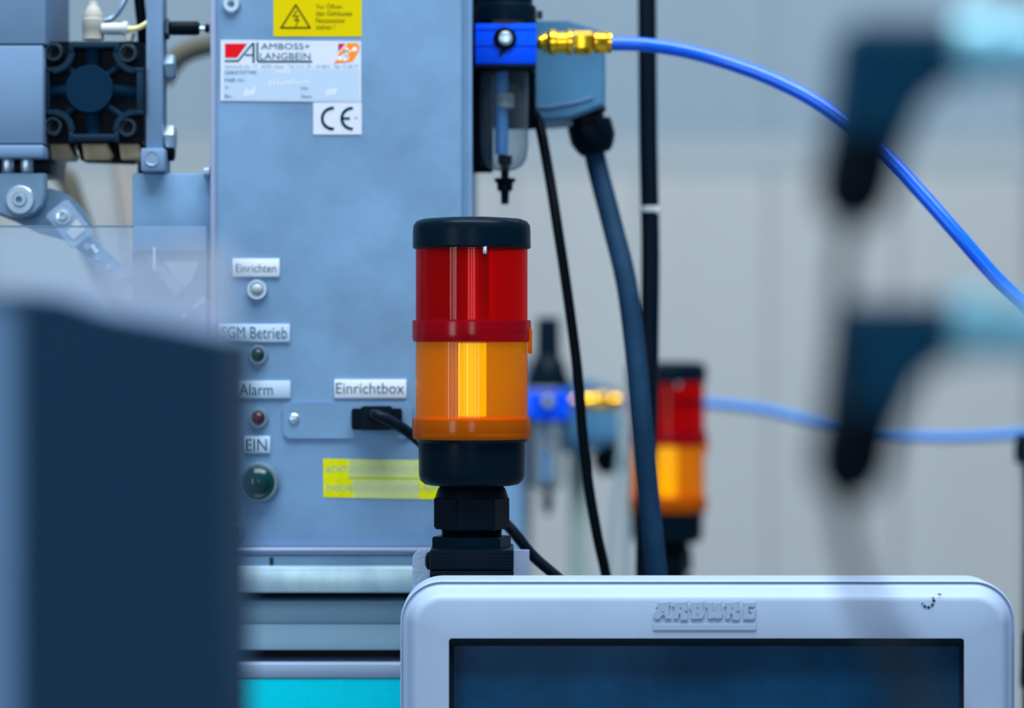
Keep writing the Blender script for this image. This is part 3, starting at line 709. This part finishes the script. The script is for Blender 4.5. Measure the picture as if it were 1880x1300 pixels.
# ------------------------------------------------------------------ filter regulator beside the cabinet
DR = 1.935
def regulator():
    t = thing('filter_regulator', 'blue compressed air filter regulator with clear bowl on the cabinet side', 'regulator', W(928, 82, DR), 'filter regulators')
    b = MB(); b.up([(0, -75), (22, -75), (24, -70), (26, -10)] , 928, DR, 48)
    b = MB(); b.up([(0, -140), (26, -140), (30, -134), (32, -40), (40, -30), (48, -5), (50, 0), (50, 9), (55, 12), (57, 18), (57, 42), (0, 42)], 928, DR, 48); b.build('knob', 'black_cap', t)
    b = MB(); b.pbox(872, 43, 985, 118, DR - .020, .040, .0012); bd = b.build('body', 'blue', t, label='bright blue square body')
    b = MB()
    for yy in (54, 84): b.pbox(873, yy - .8, 984, yy + .8, DR - .0203, .001)
    b.build('groove', mat('dark_blue_line', (0.0, 0.02, 0.35), 0.5), bd)
    b = MB(); b.disc(927, 71, 21, DR - .020, [(21, 0), (21, 4), (17, 6), (14, 6), (14, 2), (0, 2)], 40); b.build('gauge_port', 'black', t)
    b = MB(); b.disc(929, 70, 12, DR - .0208, [(13, 0), (13, 3), (9, 5), (6, 5), (5, 3), (0, 3)], 32); b.build('port_plug', 'steel', t)
    b = MB(); b.prism([(918, 92), (932, 92), (915, 106)], DR - .0205, .0006); b.build('arrow', 'dark_cable', t)
    b = MB(); b.pbox(870, 118, 984, 127, DR - .021, .042, .0015); b.build('collar', 'black', t)
    b = MB(); b.up([(44, 127), (44, 270), (41, 292), (32, 306), (18, 313), (10, 314)], 926, DR, 48, False); b.build('bowl', 'bowl', t, label='clear rounded bowl')
    b = MB(); b.up([(0, 128), (12, 128), (13, 132), (12, 284), (0, 286)], 921, DR, 32); b.build('level_tube', 'blue_rod', t, label='translucent blue inner tube')
    b = MB(); b.up([(0, 172), (17, 172), (17, 198), (0, 198)], 927, DR - .001, 32); b.build('float_ring', 'white_ring', t)
    b = MB(); b.up([(0, 286), (13, 286), (13, 300), (8, 306), (7, 326), (20, 328), (19, 334), (15, 336), (14, 350), (8, 352), (7, 375), (0, 375)], 927, DR, 32); b.build('drain', 'black', t)
    b = MB(); b.pbox(872, 128, 893, 300, DR + .004, .012, .002); b.build('bowl_guard', 'black', t)
    return t
reg = regulator()
# wall bracket of the regulator: dark strip between cabinet and bowl
t = thing('regulator_bracket', 'narrow black bracket strip between cabinet and regulator bowl', 'bracket', W(872, 318, DR + .02))
b = MB(); b.pbox(864, -60, 905, 316, DR + .0205, .012, .001); b.build('strip', 'black', t)
b = MB(); b.pbox(905.5, 90, 984, 236, DR + .0205, .012, .002); b.build('mount', 'black', t)
b = MB(); b.side([(0, 868), (6, 868), (6, 876), (0, 876)], 312, DR + .017, 12); b.build('bolt', 'dark_cable', t)

# brass coupling
t = thing('brass_coupling', 'shiny brass hose coupling joining the blue hose to the regulator', 'fitting', W(1050, 78, DR))
b = MB(); b.side([(0, 985.2), (10, 985.5), (13, 990), (13, 996), (18, 997), (19, 1003), (14, 1006), (0, 1006)], 78, DR, 32); b.build('nipple', 'brass', t)
b = MB(); b.side([(0, 1006.2), (21, 1007), (24, 1011), (24, 1020), (20, 1023), (20, 1040), (24, 1043), (24, 1050), (0, 1052)], 78, DR, 40); b.build('sleeve', 'brass', t)
b = MB(); b.side([(0, 1052.2), (21, 1053), (22, 1056), (22, 1084), (20, 1088), (0, 1088)], 78, DR, 6, 0.0); b.build('hex_nut', 'brass', t)
b = MB(); b.side([(0, 1088.2), (15, 1089), (20, 1092), (20, 1112), (18, 1115), (20, 1117), (20, 1122), (0, 1123)], 78, DR, 32); b.build('clamp_nut', 'brass', t)
hose('air_hose', [(1122.5, 80, DR), (1180, 82, DR), (1250, 92, DR - .004), (1320, 110, DR - .01), (1400, 138, DR - .02), (1480, 176, DR - .03), (1550, 222, DR - .04), (1625, 285, DR - .05), (1690, 353, DR - .06), (1760, 432, DR - .07), (1830, 512, DR - .075), (1900, 580, DR - .08), (2000, 690, DR - .09), (2100, 860, DR - .1), (2200, 1200, DR - .1), (2240, 2000, DR - .1), (2250, 4600, DR - .1)], 13, 'blue_hose', 'bright blue air hose arching from the brass coupling to the right', seg=20)

# grey junction box with gland
DJ = 1.975
def junction():
    t = thing('junction_box', 'grey cast junction box with black cable gland behind the brass coupling', 'junction box', W(1045, 222, DJ + .03), 'junction boxes')
    b = MB(); b.prism([(960, 38), (1042, 38), (1104, 56), (1112, 62), (1112, 192), (1088, 203), (1045, 219), (1000, 222), (960, 220)], DJ - .004, .075, .002); b.build('box', 'box_grey', t)
    b = MB(); b.prism([(968, 193), (1010, 194), (1055, 186), (1090, 176), (1090, 180), (1055, 190), (1010, 198), (968, 197)], DJ - .0052, .0012, .0004); b.build('moulded_edge', 'alu', t)
    ax = Matrix.Translation(W(1074, 196, DJ + .02)) @ Matrix.Rotation(math.radians(180 - 14), 4, 'Y')
    k = DJ / F
    b = MB(); b.lathe([(0, -4*k), (37*k, -4*k), (37*k, 16*k), (30*k, 20*k), (30*k, 29*k), (0, 29*k)], ax, 6); b.build('lower_nut', 'black', t)
    b = MB(); b.lathe([(0, 29.2*k), (40*k, 29.2*k), (42*k, 36*k), (42*k, 62*k), (36*k, 76*k), (30*k, 86*k), (24*k, 90*k), (0, 90*k)], ax, 10); b.build('gland_nut', 'black', t)
    return t
jb = junction()
hose('box_cable', [(1089, 272, DJ + .02), (1100, 320, DJ + .02), (1126, 420, DJ), (1150, 520, DJ - .02), (1166, 640, DJ - .03), (1178, 770, DJ - .04), (1190, 900, DJ - .04), (1207, 1065, DJ - .04), (1225, 1250, DJ - .03), (1240, 1600, DJ)], 19, 'grey_cable', 'thick grey cable hanging from the junction box gland', 'cable', 20)
hose('thin_cable', [(975, 205, DJ + .02), (990, 228, DJ - .02), (1008, 320, DJ - .03), (1024, 420, DJ - .04), (1042, 540, DJ - .04), (1060, 680, DJ - .04), (1070, 800, DJ - .04), (1082, 900, DJ - .04), (1098, 990, DJ - .04), (1118, 1090, DJ - .04), (1140, 1300, DJ - .04), (1150, 1600, DJ)], 9.5, 'black_cable', 'thin black cable hanging left of the grey cable', 'cable', 14)
t = thing('conduit', 'straight black conduit with a pale cable tie behind the grey cable', 'cable', W(1190, 1600, 2.06))
b = MB(); b.tube([W(1187, -5500, 2.06), W(1187, -600, 2.06), W(1187, -200, 2.06), W(1188, 0, 2.06), (W(1190, 250, 2.06)), W(1194, 450, 2.06), W(1193, 600, 2.06), W(1190, 800, 2.06), W(1184, 1000, 2.06), W(1180, 1600, 2.06)], S(17, 2.06), 20); b.build('pipe', 'dark_cable', t)
b = MB(); b.up([(18, 379), (19, 380), (19, 389), (18, 390)], 1193, 2.06, 32); b.build('cable_tie', 'white_ring', t, label='pale cable tie')
b = MB(); b.pbox(1197, 378, 1210, 391, 2.06 - .006, .006, .0008); b.build('tie_head', 'white_plate', t)
b = MB(); b.up([(0, 20), (4, 20), (5, 24), (5, 34), (0, 36)], 991, DR + .01, 12); tag(b.build('bleed_screw', 'screw_dark'), 'small dark bleed screw beside the regulator top', 'screw')

# ------------------------------------------------------------------ second machine, out of focus behind
DR2 = DR * 113 / 80.0
reg2 = dup(reg, W(1006, 740, DR2), 'blurred blue filter regulator of the rear machine', 'filter regulators')
kx = DR2 / DR
jb2 = dup(jb, W(1006, 740, DR2) + (ORG[jb.name] - ORG[reg.name]) + Vector((0.0, 0, 0)), 'blurred grey junction box of the rear machine', 'junction boxes')
cp2 = dup(bpy.data.objects['brass_coupling'], W(1006, 740, DR2) + (ORG['brass_coupling'] - ORG[reg.name]), 'blurred brass coupling of the rear machine')
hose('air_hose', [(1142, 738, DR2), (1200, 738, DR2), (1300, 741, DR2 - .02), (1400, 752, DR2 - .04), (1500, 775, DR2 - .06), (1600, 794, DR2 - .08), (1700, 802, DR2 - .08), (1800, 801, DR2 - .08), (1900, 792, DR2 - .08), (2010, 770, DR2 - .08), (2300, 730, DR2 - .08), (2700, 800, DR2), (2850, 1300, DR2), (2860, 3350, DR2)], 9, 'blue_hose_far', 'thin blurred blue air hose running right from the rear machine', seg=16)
t = thing('rear_cabinet', 'narrow tan grey upright of the rear machine behind the stack light', 'cabinet', (W(935, 0, DR2).x, DR2 + .05, 0))
b = MB(); a = W(905, 640, DR2); c = W(966, 0, DR2); b.box((a.x - .12, DR2 + .02, 0), (c.x, DR2 + .2, a.z), .004); b.build('body', 'sheet', t)
b = MB(); c0 = W(967, 640, DR2); b.box((c0.x, DR2 + .03, 0), (c0.x + .006, DR2 + .1, a.z), .001); b.build('edge', 'post', t)
t = thing('rear_post', 'pale green grey post behind the thin black cable', 'post', (W(1062, 0, 2.75).x, 2.80, 0))
b = MB(); c = W(1062, 815, 2.80); b.box((c.x - .009, 2.80, 0), (c.x + .009, 2.82, c.z), .002); b.build('post', mat('pale_green_post', (0.34, 0.46, 0.46), 0.5), t)
hose('pale_tube', [(1150, 700, 2.5), (1140, 800, 2.5), (1128, 920, 2.5), (1120, 1060, 2.5), (1112, 1300, 2.5)], 6, 'pale_tube', 'pale translucent tube hanging in front of the rear stack light')
hose('pale_tube', [(1152, 760, 2.5), (1150, 900, 2.5), (1147, 1060, 2.5), (1145, 1300, 2.5)], 7, 'pale_tube', 'straight pale translucent tube beside the rear pole')
t = thing('rear_hose_end', 'black hose end at the right edge, hanging from the rear blue hose', 'hose', W(1885, 1300, 2.45))
b = MB(); b.tube([W(1890, 800, 2.45), W(1882, 822, 2.45), W(1884, 850, 2.45)], S(20, 2.45), 14); b.build('gland', 'black', t)
b = MB(); b.tube([W(1884, 845, 2.45), W(1888, 950, 2.45), W(1886, 1150, 2.45), W(1886, 1250, 2.45), W(1890, 1500, 2.45), W(1892, 3800, 2.45)], S(9, 2.45), 12); b.build('cable', 'black_cable', t)
b = MB(); b.tube([W(1892, 1215, 2.1), W(1890, 1260, 2.1), W(1895, 1420, 2.1), W(1897, 4300, 2.1)], S(18, 2.1), 12); tag(b.build('black_grip', 'black'), 'black blurred grip at the lower right edge beside the panel', 'handle')
hose('brown_hose', [(112, 318, 2.35), (125, 335, 2.35), (140, 380, 2.35), (160, 440, 2.35), (190, 520, 2.35), (230, 640, 2.35), (250, 1300, 2.35), (250, 4080, 2.35)], 19, 'brown', 'dark olive blurred hose slanting down behind the link arm')
hose('tan_pipe', [(215, 180, 2.5), (222, 300, 2.5), (232, 380, 2.5), (245, 470, 2.5), (262, 640, 2.5), (268, 1300, 2.5), (268, 3780, 2.5)], 17, 'post', 'blurred tan pipe behind the side panel')
hose('grey_pipe', [(298, 150, 2.3), (320, 112, 2.3), (350, 92, 2.3), (400, 80, 2.3), (470, 76, 2.3), (530, 90, 2.3), (550, 200, 2.3), (552, 900, 2.3), (552, 4060, 2.3)], 19, 'brown', 'blurred grey brown pipe bending behind the hex bolt')

# ------------------------------------------------------------------ foreground, right: two elbow plugs on a valve block
DF = 0.78
def plug(dx, dy):
    g = []
    t = thing('elbow_plug', '', 'connector', W(1570 + dx, 400 + dy, DF), 'elbow plugs on the valve block')
    b = MB(); b.prism([(1554 + dx, 54 + dy), (1576 + dx, 38 + dy), (1752 + dx, 38 + dy), (1752 + dx, 152 + dy), (1706 + dx, 182 + dy), (1668 + dx, 266 + dy), (1530 + dx, 248 + dy), (1542 + dx, 150 + dy)], DF, .026, .003, 3); b.build('body', 'conn_blue', t)
    ax = Matrix.Translation(W(1592 + dx, 238 + dy, DF + .013)) @ Matrix.Rotation(math.radians(180 + 12), 4, 'Y'); k = DF / F
    b = MB(); b.lathe([(0, 0), (66*k, 0), (76*k, 24*k), (76*k, 110*k), (64*k, 152*k), (36*k, 180*k), (0, 184*k)], ax, 32); b.build('gland', 'black', t)
    b = MB(); b.side([(0, 1752.5 + dx), (62, 1753 + dx), (66, 1762 + dx), (66, 1820 + dx), (60, 1830 + dx), (34, 1832 + dx), (34, 1846 + dx), (0, 1846 + dx)], 92 + dy, DF + .013, 32); b.build('lock_ring', 'nut_cyan', t)
    return t
p1 = plug(0, 0); p1['label'] = 'upper of two blurred dark elbow plugs in the right foreground'
p2 = dup(p1, ORG[p1.name] + Vector((S(-8, DF), 0, -S(514, DF))), 'lower of two blurred dark elbow plugs in the right foreground', 'elbow plugs on the valve block')
vb = thing('valve_block', 'blurred pale cyan valve ports at the right edge behind the elbow plugs', 'valve', (W(2000, 0, DF).x, DF + .03, 0))
for yy, x0 in ((92, 1846.5), (606, 1838.5)):
    b = MB(); b.side([(0, x0), (48, x0 + .5), (54, x0 + 6), (54, x0 + 118), (0, x0 + 118)], yy, DF + .013, 32); b.build('port', 'nut_cyan', vb)
b = MB(); a = W(1965, -60, DF); c = W(2160, 800, DF); b.box((a.x, DF - .01, c.z), (c.x, DF + .05, a.z), .003); b.build('block', 'alu', vb)
b = MB(); b.box((c.x - .03, DF + .01, 0), (c.x - .005, DF + .035, c.z), .002); b.build('support', 'alu', vb)
hose('plug_cable', [(1558, 405, DF + .013), (1546, 480, DF + .010), (1538, 600, DF + .004), (1536, 700, DF - .006), (1534, 800, DF - .014), (1536, 880, DF - .012), (1548, 960, DF - .01), (1566, 1040, DF - .02), (1592, 1110, DF - .05), (1640, 1200, DF - .10), (1720, 1330, DF - .14), (1800, 1600, DF - .16)], 15, 'black_cable', 'blurred black cable hanging from the upper elbow plug', 'cable', 14)
hose('plug_cable', [(1550, 918, DF + .013), (1556, 980, DF + .012), (1576, 1060, DF + .01), (1604, 1140, DF - .01), (1640, 1230, DF - .05), (1700, 1400, DF - .08), (1740, 1600, DF - .08)], 13, 'black_cable', 'blurred black cable hanging from the lower elbow plug', 'cable', 14)

# ------------------------------------------------------------------ foreground, left: dark enclosure with lid and added pale haze
DL = 0.94
t = thing('enclosure', 'large blurred dark blue enclosure with lid and pale haze in the left foreground', 'cabinet', (W(200, 0, DL).x, DL + .06, 0))
b = MB(); z0 = 0
a = W(40, 575, DL); c = W(420, 640, DL)
bm = bmesh.new()
top = [(40, 545), (110, 553), (194, 585), (290, 603), (415, 627)]
pts = [W(x_, y_, DL) for x_, y_ in top]; pts = [Vector((pts[0].x, DL, 0))] + pts + [Vector((pts[-1].x, DL, 0))]
f = bm.faces.new([bm.verts.new(p) for p in pts]); r_ = bmesh.ops.extrude_face_region(bm, geom=[f])
bmesh.ops.translate(bm, vec=(0, .09, 0), verts=[v for v in r_['geom'] if isinstance(v, bmesh.types.BMVert)])
bmesh.ops.recalc_face_normals(bm, faces=bm.faces)
b.merge(bm); b.build('front', 'box_dark', t, label='dark blue front')
b = MB(); a = W(-300, 536, DL); c = W(39, 0, DL); b.box((a.x, DL + .002, 0), (c.x, DL + .09, a.z), .002); b.build('side_column', 'box_side', t, label='mid blue side column')
b = MB(); b.prism([(-300, 541), (38, 541), (110, 549), (194, 581), (290, 599), (415, 623), (415, 616), (290, 590), (194, 572), (110, 543), (-300, 534)], DL + .001, .088, .001); b.build('lid_rim', 'box_side', t, label='mid blue lid rim')
b = MB(); b.prism([(40, 533), (110, 542), (194, 571), (290, 589), (426, 617), (434, 470), (415, 448), (350, 446), (240, 466), (150, 500), (40, 520)], DL + .004, .003, .0008); b.build('haze', 'haze', t, label='milky see-through hood over the lid')  # milky sheet added to give the pale haze above the enclosure
